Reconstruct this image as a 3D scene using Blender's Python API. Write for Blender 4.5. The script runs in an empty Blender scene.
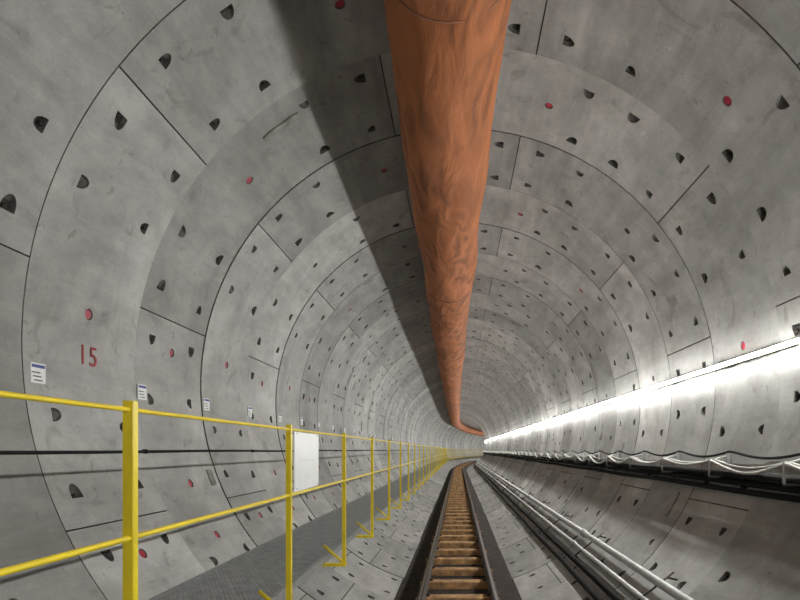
import bpy, bmesh, math, random
from math import sin, cos, pi, radians, sqrt
from mathutils import Vector, Matrix
from mathutils.geometry import delaunay_2d_cdt
random.seed(7)
scene = bpy.context.scene
try:
    scene.view_settings.view_transform = 'Standard'
except Exception: pass

H = 2.06      # camera height above the invert
R = 2.75      # inner radius of lining
CZ = 0.69     # ring centre above the eye level
RC = 235.0    # curve radius
S0 = 48.0

def P(s):
    if s <= S0: return (0.0, s, 0.0)
    a = (s-S0)/RC
    return (RC*(1-cos(a)), S0+RC*sin(a), a)
def at(s, x, z):
    px, py, a = P(s)
    return Vector((px + x*cos(a), py - x*sin(a), z+H))
def wallx(z): return sqrt(max(0, R*R-(z-CZ)**2))

# ---------------- materials ----------------
def newmat(name):
    m = bpy.data.materials.new(name); m.use_nodes = True
    nt = m.node_tree; b = nt.nodes['Principled BSDF']
    return m, nt, b
def simple(name, col, rough=0.6, metal=0.0, var=0.15, scale=8.0, bump=0.0, spec=0.5):
    m, nt, b = newmat(name)
    tc = nt.nodes.new('ShaderNodeTexCoord')
    n = nt.nodes.new('ShaderNodeTexNoise'); n.inputs['Scale'].default_value = scale
    n.inputs['Detail'].default_value = 6
    nt.links.new(tc.outputs['Object'], n.inputs['Vector'])
    r = nt.nodes.new('ShaderNodeValToRGB')
    r.color_ramp.elements[0].position = .3; r.color_ramp.elements[1].position = .7
    r.color_ramp.elements[0].color = tuple(c*(1-var) for c in col)+(1,)
    r.color_ramp.elements[1].color = tuple(min(1, c*(1+var)) for c in col)+(1,)
    nt.links.new(n.outputs['Fac'], r.inputs['Fac'])
    nt.links.new(r.outputs['Color'], b.inputs['Base Color'])
    b.inputs['Roughness'].default_value = rough
    b.inputs['Metallic'].default_value = metal
    b.inputs['Specular IOR Level'].default_value = spec
    if bump:
        bp = nt.nodes.new('ShaderNodeBump'); bp.inputs['Strength'].default_value = bump
        bp.inputs['Distance'].default_value = .01
        nt.links.new(n.outputs['Fac'], bp.inputs['Height']); nt.links.new(bp.outputs['Normal'], b.inputs['Normal'])
    return m

def concrete(name, base, dirt=1.0):
    m, nt, b = newmat(name); N = nt.nodes.new; L = nt.links.new
    tc = N('ShaderNodeTexCoord'); oi = N('ShaderNodeObjectInfo')
    add = N('ShaderNodeVectorMath'); add.operation = 'MULTIPLY_ADD'
    comb = N('ShaderNodeCombineXYZ')
    for i in range(3): L(oi.outputs['Random'], comb.inputs[i])
    L(comb.outputs[0], add.inputs[0]); add.inputs[1].default_value = (37, 53, 71); L(tc.outputs['Object'], add.inputs[2])
    def noise(sc, det, dist=0, rough=.6, vecscale=None):
        n = N('ShaderNodeTexNoise'); n.inputs['Scale'].default_value = sc; n.inputs['Detail'].default_value = det
        n.inputs['Distortion'].default_value = dist; n.inputs['Roughness'].default_value = rough
        if vecscale:
            mp = N('ShaderNodeMapping'); mp.inputs['Scale'].default_value = vecscale
            L(add.outputs[0], mp.inputs[0]); L(mp.outputs[0], n.inputs['Vector'])
        else: L(add.outputs[0], n.inputs['Vector'])
        return n
    def ramp(src, p0, c0, p1, c1):
        r = N('ShaderNodeValToRGB'); e = r.color_ramp.elements
        e[0].position = p0; e[1].position = p1
        if not isinstance(c0, tuple): c0 = (c0,)*3
        if not isinstance(c1, tuple): c1 = (c1,)*3
        e[0].color = c0+(1,); e[1].color = c1+(1,)
        L(src, r.inputs['Fac']); return r.outputs['Color']
    def mul(a, bb):
        mx = N('ShaderNodeMix'); mx.data_type = 'RGBA'; mx.blend_type = 'MULTIPLY'; mx.inputs[0].default_value = 1
        L(a, mx.inputs[6]); L(bb, mx.inputs[7]); return mx.outputs[2]
    big = noise(.9, 5, .8); mid = noise(5, 8, .3, .65); fine = noise(60, 4)
    streak = noise(2.2, 6, .2, .6, (3.5, .5, .5))
    axial = noise(2.0, 7, .3, .7, (1.6, .35, 1.6))
    blot = noise(2.6, 4, 1.2); spot = noise(9, 3, .8)
    rgb = N('ShaderNodeRGB'); rgb.outputs[0].default_value = tuple(base)+(1,)
    at_ = N('ShaderNodeAttribute'); at_.attribute_name = 'tone'
    c = mul(rgb.outputs[0], ramp(big.outputs['Fac'], .3, (.72, .715, .70), .68, 1.16))
    c = mul(c, ramp(at_.outputs['Fac'], 0, (.80, .797, .785), 1, 1.15))
    c = mul(c, ramp(mid.outputs['Fac'], .3, .85, .7, 1.10))
    c = mul(c, ramp(streak.outputs['Fac'], .33, .84, .6, 1.04))
    c = mul(c, ramp(axial.outputs['Fac'], .35, (.81, .805, .79), .6, 1.04))
    c = mul(c, ramp(blot.outputs['Fac'], .59, 1.0, .73, (.68, .665, .63)))
    c = mul(c, ramp(spot.outputs['Fac'], .66, 1.0, .72, (.74, .73, .70)))
    c = mul(c, ramp(spot.outputs['Fac'], .27, 1.24, .31, 1.0))
    c = mul(c, ramp(fine.outputs['Fac'], .3, .93, .7, 1.05))
    c = mul(c, ramp(oi.outputs['Random'], 0, .84, 1, 1.12))
    L(c, b.inputs['Base Color'])
    rr = ramp(mid.outputs['Fac'], .3, .42, .7, .7)
    L(rr, b.inputs['Roughness'])
    bp = N('ShaderNodeBump'); bp.inputs['Strength'].default_value = .3; bp.inputs['Distance'].default_value = .008
    L(mid.outputs['Fac'], bp.inputs['Height'])
    bp2 = N('ShaderNodeBump'); bp2.inputs['Strength'].default_value = .15; bp2.inputs['Distance'].default_value = .002
    L(fine.outputs['Fac'], bp2.inputs['Height']); L(bp.outputs[0], bp2.inputs['Normal']); L(bp2.outputs[0], b.inputs['Normal'])
    return m

M_conc = concrete('precast_concrete', (.452, .452, .44))
M_pock = simple('shade_dark_concrete_pocket', (.12, .114, .105), .9, 0, .5, 20)  # darker tone paints recess shade into the pockets; joint sides share it
M_gap = simple('joint_gasket', (.035, .033, .03), .9)
M_bolt = simple('bolt_steel', (.05, .045, .04), .5, .7)
M_red = simple('red_plug', (.42, .02, .045), .4)
M_yel = simple('yellow_paint', (.88, .69, .02), .4, 0, .08)
M_wht = simple('white_sheet', (.85, .86, .86), .4, 0, .03)
M_blue = simple('blue_print', (.05, .08, .30), .5)
M_ink = simple('black_print', (.03, .03, .03), .5)
M_redp = simple('red_paint', (.33, .03, .035), .6, 0, .4, 30)
M_blk = simple('black_rubber', (.014, .014, .014), .85, spec=.2)
M_wcab = simple('pale_cable', (.58, .58, .55), .6)
M_galv = simple('galvanised_steel', (.50, .51, .51), .42, .5, .15, 12)
M_deck = simple('expanded_metal', (.34, .35, .35), .5, .4, .2, 10)
M_rail = simple('rail_steel', (.07, .05, .04), .5, .6, .4, 15)
M_head = simple('rail_head_polished', (.30, .27, .25), .35, .9, .1, 15)
M_slp = simple('rusty_sleeper', (.42, .24, .105), .75, 0, .55, 9, .5)
M_bed = simple('oily_track_bed', (.030, .022, .017), .9, 0, .6, 6, .8)
M_mort = simple('mortar_patch', (.27, .26, .24), .9, 0, .3, 12, .4)
m, nt, b = newmat('led_glow')
b.inputs['Base Color'].default_value = (1, 1, 1, 1)
b.inputs['Emission Color'].default_value = (1, .995, .955, 1)
b.inputs['Emission Strength'].default_value = 150
M_led = m

# duct fabric
m, nt, b = newmat('orange_duct_fabric'); N = nt.nodes.new; L = nt.links.new
tc = N('ShaderNodeTexCoord')
mp = N('ShaderNodeMapping'); mp.inputs['Scale'].default_value = (1, .30, 1); L(tc.outputs['Object'], mp.inputs[0])
def nz(sc, det, dist):
    n = N('ShaderNodeTexNoise'); n.inputs['Scale'].default_value = sc; n.inputs['Detail'].default_value = det; n.inputs['Distortion'].default_value = dist
    L(mp.outputs[0], n.inputs['Vector']); return n
n0 = nz(1.9, 1.5, .3)
mt = N('ShaderNodeMath'); mt.operation = 'MULTIPLY'; mt.inputs[1].default_value = 8; L(n0.outputs['Fac'], mt.inputs[0])
n4 = nz(8, 6, .3)
ma = N('ShaderNodeMath'); ma.operation = 'MULTIPLY_ADD'; ma.inputs[1].default_value = 1.5; L(n4.outputs['Fac'], ma.inputs[0]); L(mt.outputs[0], ma.inputs[2])
fr = N('ShaderNodeMath'); fr.operation = 'PINGPONG'; fr.inputs[1].default_value = .5; L(ma.outputs[0], fr.inputs[0])
r1 = N('ShaderNodeValToRGB'); e = r1.color_ramp.elements
e[0].position = .0; e[0].color = (.20, .078, .038, 1); e[1].position = .30; e[1].color = (.41, .143, .056, 1)
e2 = r1.color_ramp.elements.new(.5); e2.color = (.50, .18, .073, 1)
L(fr.outputs[0], r1.inputs['Fac'])
n1 = nz(1.6, 4, .8)
r3 = N('ShaderNodeValToRGB'); e = r3.color_ramp.elements
e[0].position = .40; e[0].color = (.05, .05, .05, 1); e[1].position = .55; e[1].color = (.9, .9, .9, 1)
L(n1.outputs['Fac'], r3.inputs['Fac'])
n2 = nz(4.5, 8, .5)
r2 = N('ShaderNodeValToRGB'); e = r2.color_ramp.elements
e[0].position = .3; e[0].color = (.34, .12, .05, 1); e[1].position = .66; e[1].color = (.52, .188, .076, 1)
L(n2.outputs['Fac'], r2.inputs['Fac'])
mx = N('ShaderNodeMix'); mx.data_type = 'RGBA'; L(r3.outputs[0], mx.inputs[0]); L(r2.outputs[0], mx.inputs[6]); L(r1.outputs[0], mx.inputs[7])
L(mx.outputs[2], b.inputs['Base Color']); b.inputs['Roughness'].default_value = .75
b.inputs['Specular IOR Level'].default_value = .25
bp = N('ShaderNodeBump'); bp.inputs['Strength'].default_value = 1.0; bp.inputs['Distance'].default_value = .04
L(n2.outputs['Fac'], bp.inputs['Height']); L(bp.outputs[0], b.inputs['Normal'])
M_duct = m

# ---------------- helpers ----------------
class MB:
    def __init__(s): s.v = []; s.f = []; s.m = []; s.sm = []; s.t = []; s.tone = .5
    def face(s, idx, mat=0, smooth=False): s.f.append(idx); s.m.append(mat); s.sm.append(smooth); s.t.append(s.tone)
    def add(s, verts, faces, mat=0, smooth=False):
        o = len(s.v); s.v += [tuple(p) for p in verts]
        for f in faces: s.face([o+i for i in f], mat, smooth)
    def mesh(s, name, mats):
        me = bpy.data.meshes.new(name); me.from_pydata(s.v, [], s.f)
        for mm in mats: me.materials.append(mm)
        me.polygons.foreach_set('material_index', s.m); me.polygons.foreach_set('use_smooth', s.sm)
        a = me.attributes.new('tone', 'FLOAT', 'FACE'); a.data.foreach_set('value', s.t)
        me.update(); return me
    def obj(s, name, mats, parent=None):
        o = bpy.data.objects.new(name, s.mesh(name, mats)); scene.collection.objects.link(o)
        if parent: o.parent = parent
        return o
def empty(name):
    e = bpy.data.objects.new(name, None); scene.collection.objects.link(e); return e
BOXF = [(0,3,2,1),(4,5,6,7),(0,1,5,4),(1,2,6,5),(2,3,7,6),(3,0,4,7)]
def box(mb, s, x0, x1, z0, z1, d, mat=0):
    c = []
    for z in (z0, z1):
        for (ss, x) in ((s-d/2, x0), (s-d/2, x1), (s+d/2, x1), (s+d/2, x0)): c.append(at(ss, x, z))
    mb.add(c, BOXF, mat)
def sweep(mb, prof, s0, s1, ds, mat=0, smooth=True, closed=True, fn=None):
    n = max(1, int(round((s1-s0)/ds))); k = len(prof); vs = []
    for i in range(n+1):
        s = s0+(s1-s0)*i/n
        dx, dz = fn(s) if fn else (0, 0)
        for (x, z) in prof: vs.append(at(s, x+dx, z+dz))
    fs = []
    for i in range(n):
        for j in range(k if closed else k-1):
            a = i*k+j; b2 = i*k+(j+1) % k
            fs.append((a, a+k, b2+k, b2))
    if closed:
        fs.append(tuple(range(k))); fs.append(tuple(n*k+j for j in reversed(range(k))))
    mb.add(vs, fs, mat, smooth)
def circ(x, z, r, n=10): return [(x+r*cos(2*pi*i/n), z+r*sin(2*pi*i/n)) for i in range(n)]
def rod(mb, p, q, r, n=8, mat=0):
    p = Vector(p); q = Vector(q); d = (q-p).normalized()
    u = d.orthogonal().normalized(); w2 = d.cross(u)
    vs = [pt + r*(cos(2*pi*i/n)*u+sin(2*pi*i/n)*w2) for pt in (p, q) for i in range(n)]
    fs = [(i, (i+1) % n, n+(i+1) % n, n+i) for i in range(n)] + [tuple(reversed(range(n))), tuple(range(n, 2*n))]
    mb.add(vs, fs, mat, True)
def hexnut(mb, p, q, r, mat): rod(mb, p, q, r, 6, mat)

# ---------------- lining ring ----------------
W = 1.2; G = .0055
def inside(p, poly):
    c = False; n = len(poly); j = n-1
    for i in range(n):
        xi, yi = poly[i]; xj, yj = poly[j]
        if (yi > p[1]) != (yj > p[1]) and p[0] < (xj-xi)*(p[1]-yi)/(yj-yi)+xi: c = not c
        j = i
    return c
def wrap(u, v, d=0.0):   # u arc length -> theta
    t = u/R; return ((R+d)*cos(t), v, (R+d)*sin(t))
def dshape():
    pts = [(-.055, .045), (.055, .045), (.055, .02)]
    for i in range(1, 8):
        a = pi*i/8; pts.append((.055*cos(a)*(1-.05*sin(a)), .02-.08*sin(a)))
    pts.append((-.055, .02)); return pts
DS = dshape()
def segment(mb, a1, a2, plugmat, extra):
    mb.tone = random.random()
    u0 = radians(a1)*R+G; u1 = radians(a2)*R-G; v0 = -W/2+G; v1 = W/2-G
    holes = []
    w = a2-a1
    offs = [(5, 'L'), (16, 'A'), (w-16, 'A'), (w-5, 'R')] if w > 50 else [(5, 'L'), (w/2, 'A'), (w-5, 'R')]
    if w > 50 and a2 <= 120: offs += [(26.5, 'A')]
    for off, kind in offs:
        for v in (-.36, .36):
            if random.random() < .05: continue
            v += random.uniform(-.015, .015)
            cu = radians(a1+off+random.uniform(-.7, .7))*R
            if kind == 'A': t = (0, 1 if v > 0 else -1)
            elif kind == 'L': t = (-1, 0)
            else: t = (1, 0)
            sx = (t[1], -t[0])
            sc = random.uniform(.78, 1.04); sk = random.uniform(-.22, .22)
            poly = [(cu+(p[0]+sk*(p[1]-.045))*sc*sx[0]+p[1]*sc*t[0], v+(p[0]+sk*(p[1]-.045))*sc*sx[1]+p[1]*sc*t[1]) for p in DS]
            dd = random.uniform(.035, .07)
            deps = [.008+dd*((p[1]+.07)/.115) for p in DS]
            holes.append((poly, 'D', deps, (cu, v), t, 0))
    pl = [((a1+a2)/2, plugmat)] if w > 50 else []
    pl += [(a, 4) for a in extra if a1 < a < a2]
    for ang_, pm_ in pl:
        cu = radians(ang_)*R
        poly = [(cu+.042*cos(2*pi*i/14), .042*sin(2*pi*i/14)) for i in range(14)]
        holes.append((poly, 'P', [.03]*14, (cu, 0), (0, 1), pm_))
    pts = []; edges = []
    nu = max(2, int(round(w/2))); nv = 6
    for i in range(nu+1):
        for j in range(nv+1):
            p = (u0+(u1-u0)*i/nu, v0+(v1-v0)*j/nv)
            border = i in (0, nu) or j in (0, nv)
            if not border and any(abs(p[0]-h[3][0]) < .09 and abs(p[1]-h[3][1]) < .09 for h in holes): continue
            pts.append(Vector(p))
    for h in holes:
        o = len(pts); k = len(h[0])
        for p in h[0]: pts.append(Vector(p))
        for i in range(k): edges.append((o+i, o+(i+1) % k))
    vs, es, fs, *_ = delaunay_2d_cdt(pts, edges, [], 0, 1e-5)
    out = []
    for f in fs:
        c = ((vs[f[0]].x+vs[f[1]].x+vs[f[2]].x)/3, (vs[f[0]].y+vs[f[1]].y+vs[f[2]].y)/3)
        if any(abs(c[0]-h[3][0]) < .11 and abs(c[1]-h[3][1]) < .11 and inside(c, h[0]) for h in holes): continue
        out.append(tuple(f))
    mb.add([wrap(v.x, v.y) for v in vs], out, 0, True)
    loop = [(u0+(u1-u0)*i/nu, v0) for i in range(nu+1)]+[(u1, v1)]+[(u1-(u1-u0)*i/nu, v1) for i in range(1, nu+1)]
    k = len(loop)
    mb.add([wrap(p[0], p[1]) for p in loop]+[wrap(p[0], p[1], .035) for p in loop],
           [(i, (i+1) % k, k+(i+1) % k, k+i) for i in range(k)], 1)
    for poly, kind, deps, c, t, pm_ in holes:
        k = len(poly)
        inn = [(c[0]+(p[0]-c[0])*.86, c[1]+(p[1]-c[1])*.86) for p in poly]
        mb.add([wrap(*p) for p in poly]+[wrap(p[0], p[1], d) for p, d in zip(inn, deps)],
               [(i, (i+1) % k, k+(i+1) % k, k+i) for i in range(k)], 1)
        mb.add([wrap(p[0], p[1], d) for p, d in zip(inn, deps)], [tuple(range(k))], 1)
        if kind == 'D':
            a = wrap(c[0]+t[0]*.042, c[1]+t[1]*.042, .028); b2 = wrap(c[0]+t[0]*.008, c[1]+t[1]*.008, .027)
            hexnut(mb, a, b2, .015, 3)
        else:
            pq = [(c[0]+(p[0]-c[0])*.80, (p[1]-c[1])*.80+c[1]) for p in poly]
            mb.add([wrap(p[0], p[1], .03) for p in pq]+[wrap(p[0], p[1], .006) for p in pq],
                   [(i, (i+1) % k, k+(i+1) % k, k+i) for i in range(k)]+[tuple(range(k, 2*k))], pm_)
def ring_mesh(name, joints, plugs, extra=()):
    mb = MB(); js = sorted(joints)
    for i, a in enumerate(js):
        b2 = js[(i+1) % len(js)]
        if b2 <= a: b2 += 360
        segment(mb, a, b2, plugs[i], extra)
    n = 120
    for dr in (.035, .30):
        vs = []
        for v in (-W/2-.03, W/2+.03):
            for i in range(n):
                t = 2*pi*i/n; vs.append(((R+dr)*cos(t), v, (R+dr)*sin(t)))
        mb.add(vs, [(i, (i+1) % n, n+(i+1) % n, n+i) for i in range(n)], 2)
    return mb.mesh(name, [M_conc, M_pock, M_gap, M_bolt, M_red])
JA = [11, 76, 141, 206, 241, 306]
JB = sorted([(180-a) % 360 for a in JA])
mA = [ring_mesh('lining_ring_a%d' % i, JA, p, (212,)) for i, p in enumerate(([4, 4, 4, 4, 3, 4], [3, 4, 4, 4, 3, 4], [4, 3, 4, 4, 3, 3], [4, 4, 4, 4, 4, 3]))]
mBm = [ring_mesh('lining_ring_b%d' % i, JB, p, (175, 213)) for i, p in enumerate(([4, 4, 4, 4, 4, 4], [4, 3, 4, 4, 4, 3], [3, 4, 4, 4, 4, 3], [3, 3, 4, 4, 4, 4]))]
lining = empty('tunnel_lining')
for k in range(-9, 104):
    s = 4.03+W*k
    px, py, a = P(s)
    me = (mA if k % 2 == 0 else mBm)[(k//2) % 4]
    o = bpy.data.objects.new('lining_ring_%d' % (k+10), me); scene.collection.objects.link(o)
    sc = 1+random.uniform(-.0022, .0022)
    o.scale = (sc, 1, sc)
    o.location = (px+random.uniform(-.003, .003), py, CZ+H); o.rotation_euler = (0, 0, -a); o.parent = lining
# thin mortar patches trowelled over the joints
mb = MB()
for q in range(46):
    k = int(random.uniform(1, 22)); s = 3.43+W*k+random.choice((.12, .3, .9, 1.05, .6))
    th = radians(random.choice((random.uniform(100, 215), random.uniform(-35, 50))))
    da = random.uniform(.03, .07)/R*1.0; dl = random.uniform(.05, .11)
    if random.random() < .6: da, dl = random.uniform(.08, .2)/R, random.uniform(.025, .05)
    n = 6; rr = R-.0072; top = []; bot = []
    for i in range(n+1):
        t = th-da+2*da*i/n
        for ss in (s-dl, s+dl):
            top.append(at(ss+.006*sin(i*2+q), rr*cos(t), CZ+rr*sin(t)))
            bot.append(at(ss+.006*sin(i*2+q), (R+.01)*cos(t), CZ+(R+.01)*sin(t)))
    fs = [(2*i, 2*i+1, 2*i+3, 2*i+2) for i in range(n)]
    m0 = len(top); per = [2*i for i in range(n+1)]+[2*i+1 for i in reversed(range(n+1))]
    fs += [(per[i], per[(i+1) % len(per)], m0+per[(i+1) % len(per)], m0+per[i]) for i in range(len(per))]
    mb.add(top+bot, fs, 0)
mb.obj('mortar_patches', [M_mort], lining)
SA, SB = -6.5, 125.0

# ---------------- ventilation duct ----------------
duct = empty('ventilation_duct')
mb = MB(); n = 48; vs = []
cz, r0 = 2.88, .405
def dcx(s):
    d = -.06+.012*sin(s*.9)+.008*sin(s*2.3+1)
    if s > 3: d -= .27*(1-math.exp(-(s-3)/14))
    return d
S = []; s = SA
while s < SB:
    S.append(s); s += .08 if s < 20 else .4
for s in S:
    ph = ((s-3.17) % 6.0); dj = min(ph, 6-ph)
    for j in range(n):
        t = 2*pi*j/n
        rr = r0*(1-.02*math.exp(-(dj/.06)**2)) + .007*sin(3*t+s*1.7)+.005*sin(7*t-s*2.9)+.003*sin(12*t+s*5)
        if sin(t) > .6: rr *= 1-.05*(sin(t)-.6)
        if s > 20: rr *= 1+.10*min(1, (s-20)/30)
        vs.append(at(s, dcx(s)+rr*cos(t), cz+.01*sin(s*.7)+rr*sin(t)-(.04*min(1, (s-20)/30) if s > 20 else 0)))
fs = [(i*n+j, i*n+(j+1) % n, (i+1)*n+(j+1) % n, (i+1)*n+j) for i in range(len(S)-1) for j in range(n)]
mb.add(vs, fs, 0, True); mb.obj('duct_fabric', [M_duct], duct)
mb = MB()
s = 3.17-6
while s < SB:
    if s > SA: sweep(mb, circ(dcx(s), cz+.01*sin(s*.7), .403, 32), s-.008, s+.008, .016, 0)
    s += 6
s = -5.0
while s < SB:
    for q in (-.1, .1):
        x = dcx(s)+q; rod(mb, at(s, x, cz+r0-.06), at(s, x, CZ+sqrt(R*R-x*x)+.01), .008)
    s += 2.4
mb.obj('duct_hoops_and_hangers', [simple('duct_band', (.26, .10, .05), .6)], duct)

# ---------------- LED lighting ----------------
led = empty('led_strip_lighting')
lx, lz = wallx(.86)-.07, .86
ang = radians(14)
nx, nz_ = -cos(ang), -sin(ang); tx, tz = -sin(ang), cos(ang)
def lp(a, b2): return (lx+nx*a+tx*b2, lz+nz_*a+tz*b2)
mb = MB(); mh = MB()
s = SA
while s < SB:
    sweep(mb, [lp(.017*sin(pi*i/6), .017*cos(pi*i/6)) for i in range(7)], s+.01, s+1.19, 1.18, 0, False)
    sweep(mh, [lp(-.002, -.017), lp(-.016, -.011), lp(-.016, .011), lp(-.002, .017)], s, s+1.2, 1.2, 0, False)
    for q in (.3, .9): box(mh, s+q, lx+.008, wallx(.86)+.01, lz-.010, lz+.010, .025)
    s += 1.2
mb.obj('led_tubes', [M_led], led); mh.obj('led_backplates', [M_wht], led)

# ---------------- cables on the right wall ----------------
cab = empty('wall_cable_run')
mb = MB()
zc = -.19
for i, (dx, r) in enumerate([(.04, .028), (.095, .028), (.150, .026)]):
    sweep(mb, circ(wallx(zc)-dx, zc-.03, r, 10), SA, SB, .3, 0, fn=lambda s, i=i: (.0, .004*sin(s*2.1+i)))
for zz, r in ((-.29, .03), (-.36, .026)):  # extra black cables added to darken the shadow band below the brackets
    sweep(mb, circ(wallx(zz)-r-.008, zz, r, 10), SA, SB, .3, 0, fn=lambda s: (.0, .005*sin(s*1.7+zz*9)))
sweep(mb, circ(wallx(-.05)-.03, -.01, .012, 8), SA, SB, .12, 0, fn=lambda s: (0, -.06*abs(sin(pi*(s-.43)/1.2))))
mb.obj('black_cables_and_shadow_fill', [M_blk], cab)
mb = MB()
def hsh(i): return (sin(i*12.9898)*43758.5453) % 1.0
def sag(s, A, ph, L, sd):
    i = math.floor((s-ph)/L); return -A*(.45+1.0*hsh(i+sd))*sin(pi*(((s-ph)/L) % 1.0))
sweep(mb, circ(wallx(zc)-.180, -.10, .015, 8), SA, 60, .08, 0, fn=lambda s: (.012*sin(s*3), sag(s, .09, .43, 1.2, 3)))
sweep(mb, circ(wallx(zc)-.150, -.09, .010, 8), SA, 60, .08, 0, fn=lambda s: (.012*sin(s*2.3+1), sag(s, .05, .43, 1.2, 11)))
mb.obj('pale_cables', [M_wcab], cab)
mb = MB()
s = .43-6
while s < SB:
    x = wallx(zc)
    box(mb, s, x-.20, x+.02, zc-.075, zc-.06, .03)
    box(mb, s, x-.20, x-.192, zc-.075, zc+.10, .03)
    box(mb, s, x-.03, x+.01, zc-.22, zc+.16, .03)
    rod(mb, at(s, x-.18, zc+.09), at(s, x-.03, zc+.13), .008)
    s += 1.2
mb.obj('cable_brackets', [M_galv], cab)

mb = MB()
sweep(mb, circ(-(wallx(-.01)-.02), -.012, .012, 8), SA, SB, .4, 0, fn=lambda s: (0, .004*sin(s*1.3)))
s = -5
while s < SB:
    box(mb, s, -wallx(0)-.01, -wallx(0)+.04, -.03, .006, .02); s += 2.4
mb.obj('earthing_cable', [M_blk])

# ---------------- pipes right ----------------
pipes = empty('service_pipes')
mb = MB(); mk = MB(); mc = MB()
for (x, z, r) in ((1.85, -1.22, .042), (1.70, -1.37, .032)):
    sweep(mb, circ(x, z, r, 16), SA, SB, .5)
    s = -4.0
    while s < SB:
        sweep(mb, circ(x, z, r*1.45, 16), s-.04, s+.04, .08, 0); sweep(mb, circ(x, z, r*1.2, 16), s-.1, s+.1, .2, 0); s += 6
for z, r in ((-1.52, .042), (-1.60, .038)):  # black cables added in place of the shadow under the pipes
    sweep(mc, circ(wallx(z)-r*.9, z+r*.5, r, 10), SA, SB, .4, 0, fn=lambda s, z=z: (.006*sin(s*1.1+z*20), .003*sin(s*1.9+z)))
s = -4.6
while s < SB:
    rod(mk, at(s, 1.58, -1.44), at(s, 1.98, -1.12), .010)
    rod(mk, at(s, 1.60, -1.43), at(s, 1.70, -1.60), .010)
    rod(mk, at(s, 1.92, -1.17), at(s, 2.05, -1.20), .010)
    s += 2.4
mb.obj('steel_pipes', [M_galv], pipes); mk.obj('pipe_brackets', [M_rail], pipes); mc.obj('pipe_shadow_cables', [M_blk], pipes)

# ---------------- track ----------------
track = empty('railway_track')
zr = -1.70
mb = MB()
for sx in (-1, 1):
    c = sx*.44
    pr = [(-.05, -.12), (.05, -.12), (.05, -.108), (.008, -.095), (.008, -.03), (.03, -.022), (.03, -.002), (.026, .0), (-.026, .0), (-.03, -.002), (-.03, -.022), (-.008, -.03), (-.008, -.095), (-.05, -.108)]
    sweep(mb, [(c+x, zr+z) for x, z in pr], SA, SB, 1.0, 0, False)
    sweep(mb, [(c-.013, zr+.001), (c+.013, zr+.001), (c+.013, zr+.003), (c-.013, zr+.003)], SA, SB, 1.0, 1, False)
mb.obj('rails', [M_rail, M_head], track)
mb = MB(); s = -6.0
while s < SB:
    j = random.uniform(-.02, .02); x0 = -.52+j; x1 = .52+j; d = random.uniform(.15, .20); zt = zr-.12; zb = zr-.22
    sk = random.uniform(-.015, .015)
    c = []
    for (z, i2) in ((zb, 0), (zt-.012, 0), (zt, .012)):
        for (ss, x) in ((s-sk-d/2+i2, x0+i2), (s+sk-d/2+i2, x1-i2), (s+sk+d/2-i2, x1-i2), (s-sk+d/2-i2, x0+i2)): c.append(at(ss, x, z))
    fs = [(0,3,2,1),(8,9,10,11)]
    for q in (0, 4):
        for i in range(4): fs.append((q+i, q+(i+1) % 4, q+4+(i+1) % 4, q+4+i))
    mb.add(c, fs, 0)
    for sx in (-1, 1):
        for dd in (-.065, .065):
            rod(mb, at(s, sx*.44+dd, zt-.01), at(s, sx*.44+dd, zt+.035), .014, 6, 1)
            box(mb, s, sx*.44+dd-.025, sx*.44+dd+.025, zt-.002, zt+.018, .06, 1)
    s += .80
mb.obj('sleepers', [M_slp, M_rail], track)
mb = MB()
zb = -1.935; xb = wallx(zb)+.01
sweep(mb, [(-xb, zb), (-.4, zb+.015), (0, zb+.015), (.4, zb+.015), (xb, zb), (.3, zb-.12), (-.3, zb-.12)], SA, SB, .5, 0, False)
mb.obj('track_bed', [M_bed], track)

# ---------------- walkway ----------------
walk = empty('steel_walkway')
zd = -1.04; xa, xb2 = -(wallx(zd)-.02), -1.30
mb = MB(); L1 = 1.2; wd = xb2-xa
pit = .06
def strip(p, q, t=.005, h=.006):
    d = Vector((q[0]-p[0], q[1]-p[1])); l = d.length
    if l < .01: return
    nrm = Vector((-d.y, d.x))/l*t
    c = [(p[0]-nrm.x, p[1]-nrm.y), (q[0]-nrm.x, q[1]-nrm.y), (q[0]+nrm.x, q[1]+nrm.y), (p[0]+nrm.x, p[1]+nrm.y)]
    mb.add([(x, y, 0) for x, y in c]+[(x, y, h) for x, y in c], BOXF, 0)
for sg in (1, -1):
    k = -1.62
    while k < 1.2:
        y0 = k; y1 = k+wd/.55
        ya, yb = max(0, y0), min(L1, y1)
        if yb > ya:
            xa_ = (ya-k)*.55; xb_ = (yb-k)*.55
            if sg < 0: xa_ = wd-xa_; xb_ = wd-xb_
            strip((xa_, ya), (xb_, yb))
        k += pit
for x in (0, wd): mb.add([(x-.02, 0, -.05), (x+.02, 0, -.05), (x+.02, L1, -.05), (x-.02, L1, -.05), (x-.02, 0, .01), (x+.02, 0, .01), (x+.02, L1, .01), (x-.02, L1, .01)], BOXF, 0)
for y in (.0, .4, .8): mb.add([(0, y, -.04), (wd, y, -.04), (wd, y+.03, -.04), (0, y+.03, -.04), (0, y, 0), (wd, y, 0), (wd, y+.03, 0), (0, y+.03, 0)], BOXF, 0)
pm = mb.mesh('walkway_panel', [M_deck])
s = -6.0; i = 0
while s < SB:
    o = bpy.data.objects.new('mesh_panel_%d' % i, pm); scene.collection.objects.link(o)
    px, py, a = P(s); o.location = at(s, xa, zd); o.rotation_euler = (0, 0, -a); o.parent = walk
    s += 1.2; i += 1

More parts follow.
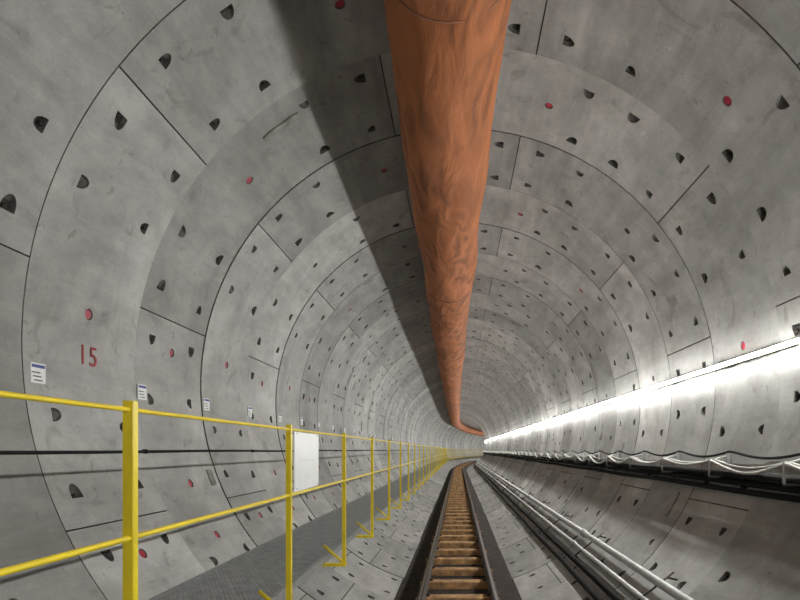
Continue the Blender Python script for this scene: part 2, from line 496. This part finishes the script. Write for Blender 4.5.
# ---------------- railing ----------------
railg = empty('safety_railing')
mb = MB(); xr = -1.10; zt, zm = .135, -.295
sweep(mb, circ(xr, zt, .008, 8), SA, SB, .5)
sweep(mb, circ(xr, zm, .010, 8), SA, SB, .5)
s = 1.82-1.72*4
while s < SB:
    box(mb, s, xr-.018, xr+.014, -1.10, zt+.03, .006)
    box(mb, s+.015, xr+.008, xr+.014, -1.10, zt+.03, .030)
    rod(mb, at(s, xr+.0, -1.09), at(s+.05, -1.31, -.93), .014, 4)
    box(mb, s, -wallx(-1.12)-.0, xr+.02, -1.12, -1.092, .05)
    s += 1.72
mb.obj('railing_frame', [M_yel], railg)
mb = MB()
s0 = 3.60; s1 = 4.22
c = [at(s0, xr+.014, -.28), at(s0, xr+.020, -.28), at(s1, xr+.020, -.27), at(s1, xr+.014, -.27),
     at(s0, xr+.014, .12), at(s0, xr+.020, .12), at(s1, xr+.020, .12), at(s1, xr+.014, .12)]
mb.add(c, BOXF, 0)
for ss in (s0+.05, s1-.05):
    for z in (.11, -.26): rod(mb, at(ss, xr-.02, z+.0), at(ss, xr+.024, z), .005, 6, 1)
mb.obj('notice_board', [M_wht, M_galv])

# ---------------- ring labels ----------------
mb = MB()
for k in range(-1, 40):
    s = 3.55+1.2*k+(.03*sin(k*5)); z = .50+.012*sin(k*3); x = -wallx(z)+.006
    box(mb, s, x-.004, x+.004, z-.065, z+.065, .125, 0)
    box(mb, s, x+.004, x+.006, z+.035, z+.055, .11, 1)
    for q in range(3): box(mb, s-.01*q, x+.004, x+.006, z-.05+.025*q, z-.043+.025*q, .07, 2)
mb.obj('ring_label_stickers', [M_wht, M_blue, M_ink])
for k, txt in ((-1, '14'), (0, '15')):
    cu = bpy.data.curves.new('ring_number', 'FONT'); cu.body = txt; cu.size = .21; cu.extrude = .001; cu.space_character = 1.1
    cu.align_x = 'CENTER'; cu.align_y = 'CENTER'
    o = bpy.data.objects.new('painted_ring_number', cu); scene.collection.objects.link(o)
    z = .69
    o.location = at(4.04+1.2*k, -wallx(z)+.008, z); o.rotation_euler = (pi/2, 0, pi/2); o.data.materials.append(M_redp)

# ---------------- world & camera ----------------
wd_ = bpy.data.worlds.new('tunnel_world'); scene.world = wd_; wd_.use_nodes = True
bg = wd_.node_tree.nodes['Background']; bg.inputs[0].default_value = (.9, .95, 1, 1); bg.inputs[1].default_value = .05
cam = bpy.data.cameras.new('camera'); co = bpy.data.objects.new('camera', cam); scene.collection.objects.link(co)
cam.sensor_width = 36; cam.lens = 545*36/800
cam.shift_x = -58/800; cam.shift_y = 150/800
cam.clip_start = .05; cam.clip_end = 500
co.location = (0, 0, H); co.rotation_euler = (pi/2, 0, 0)
scene.camera = co
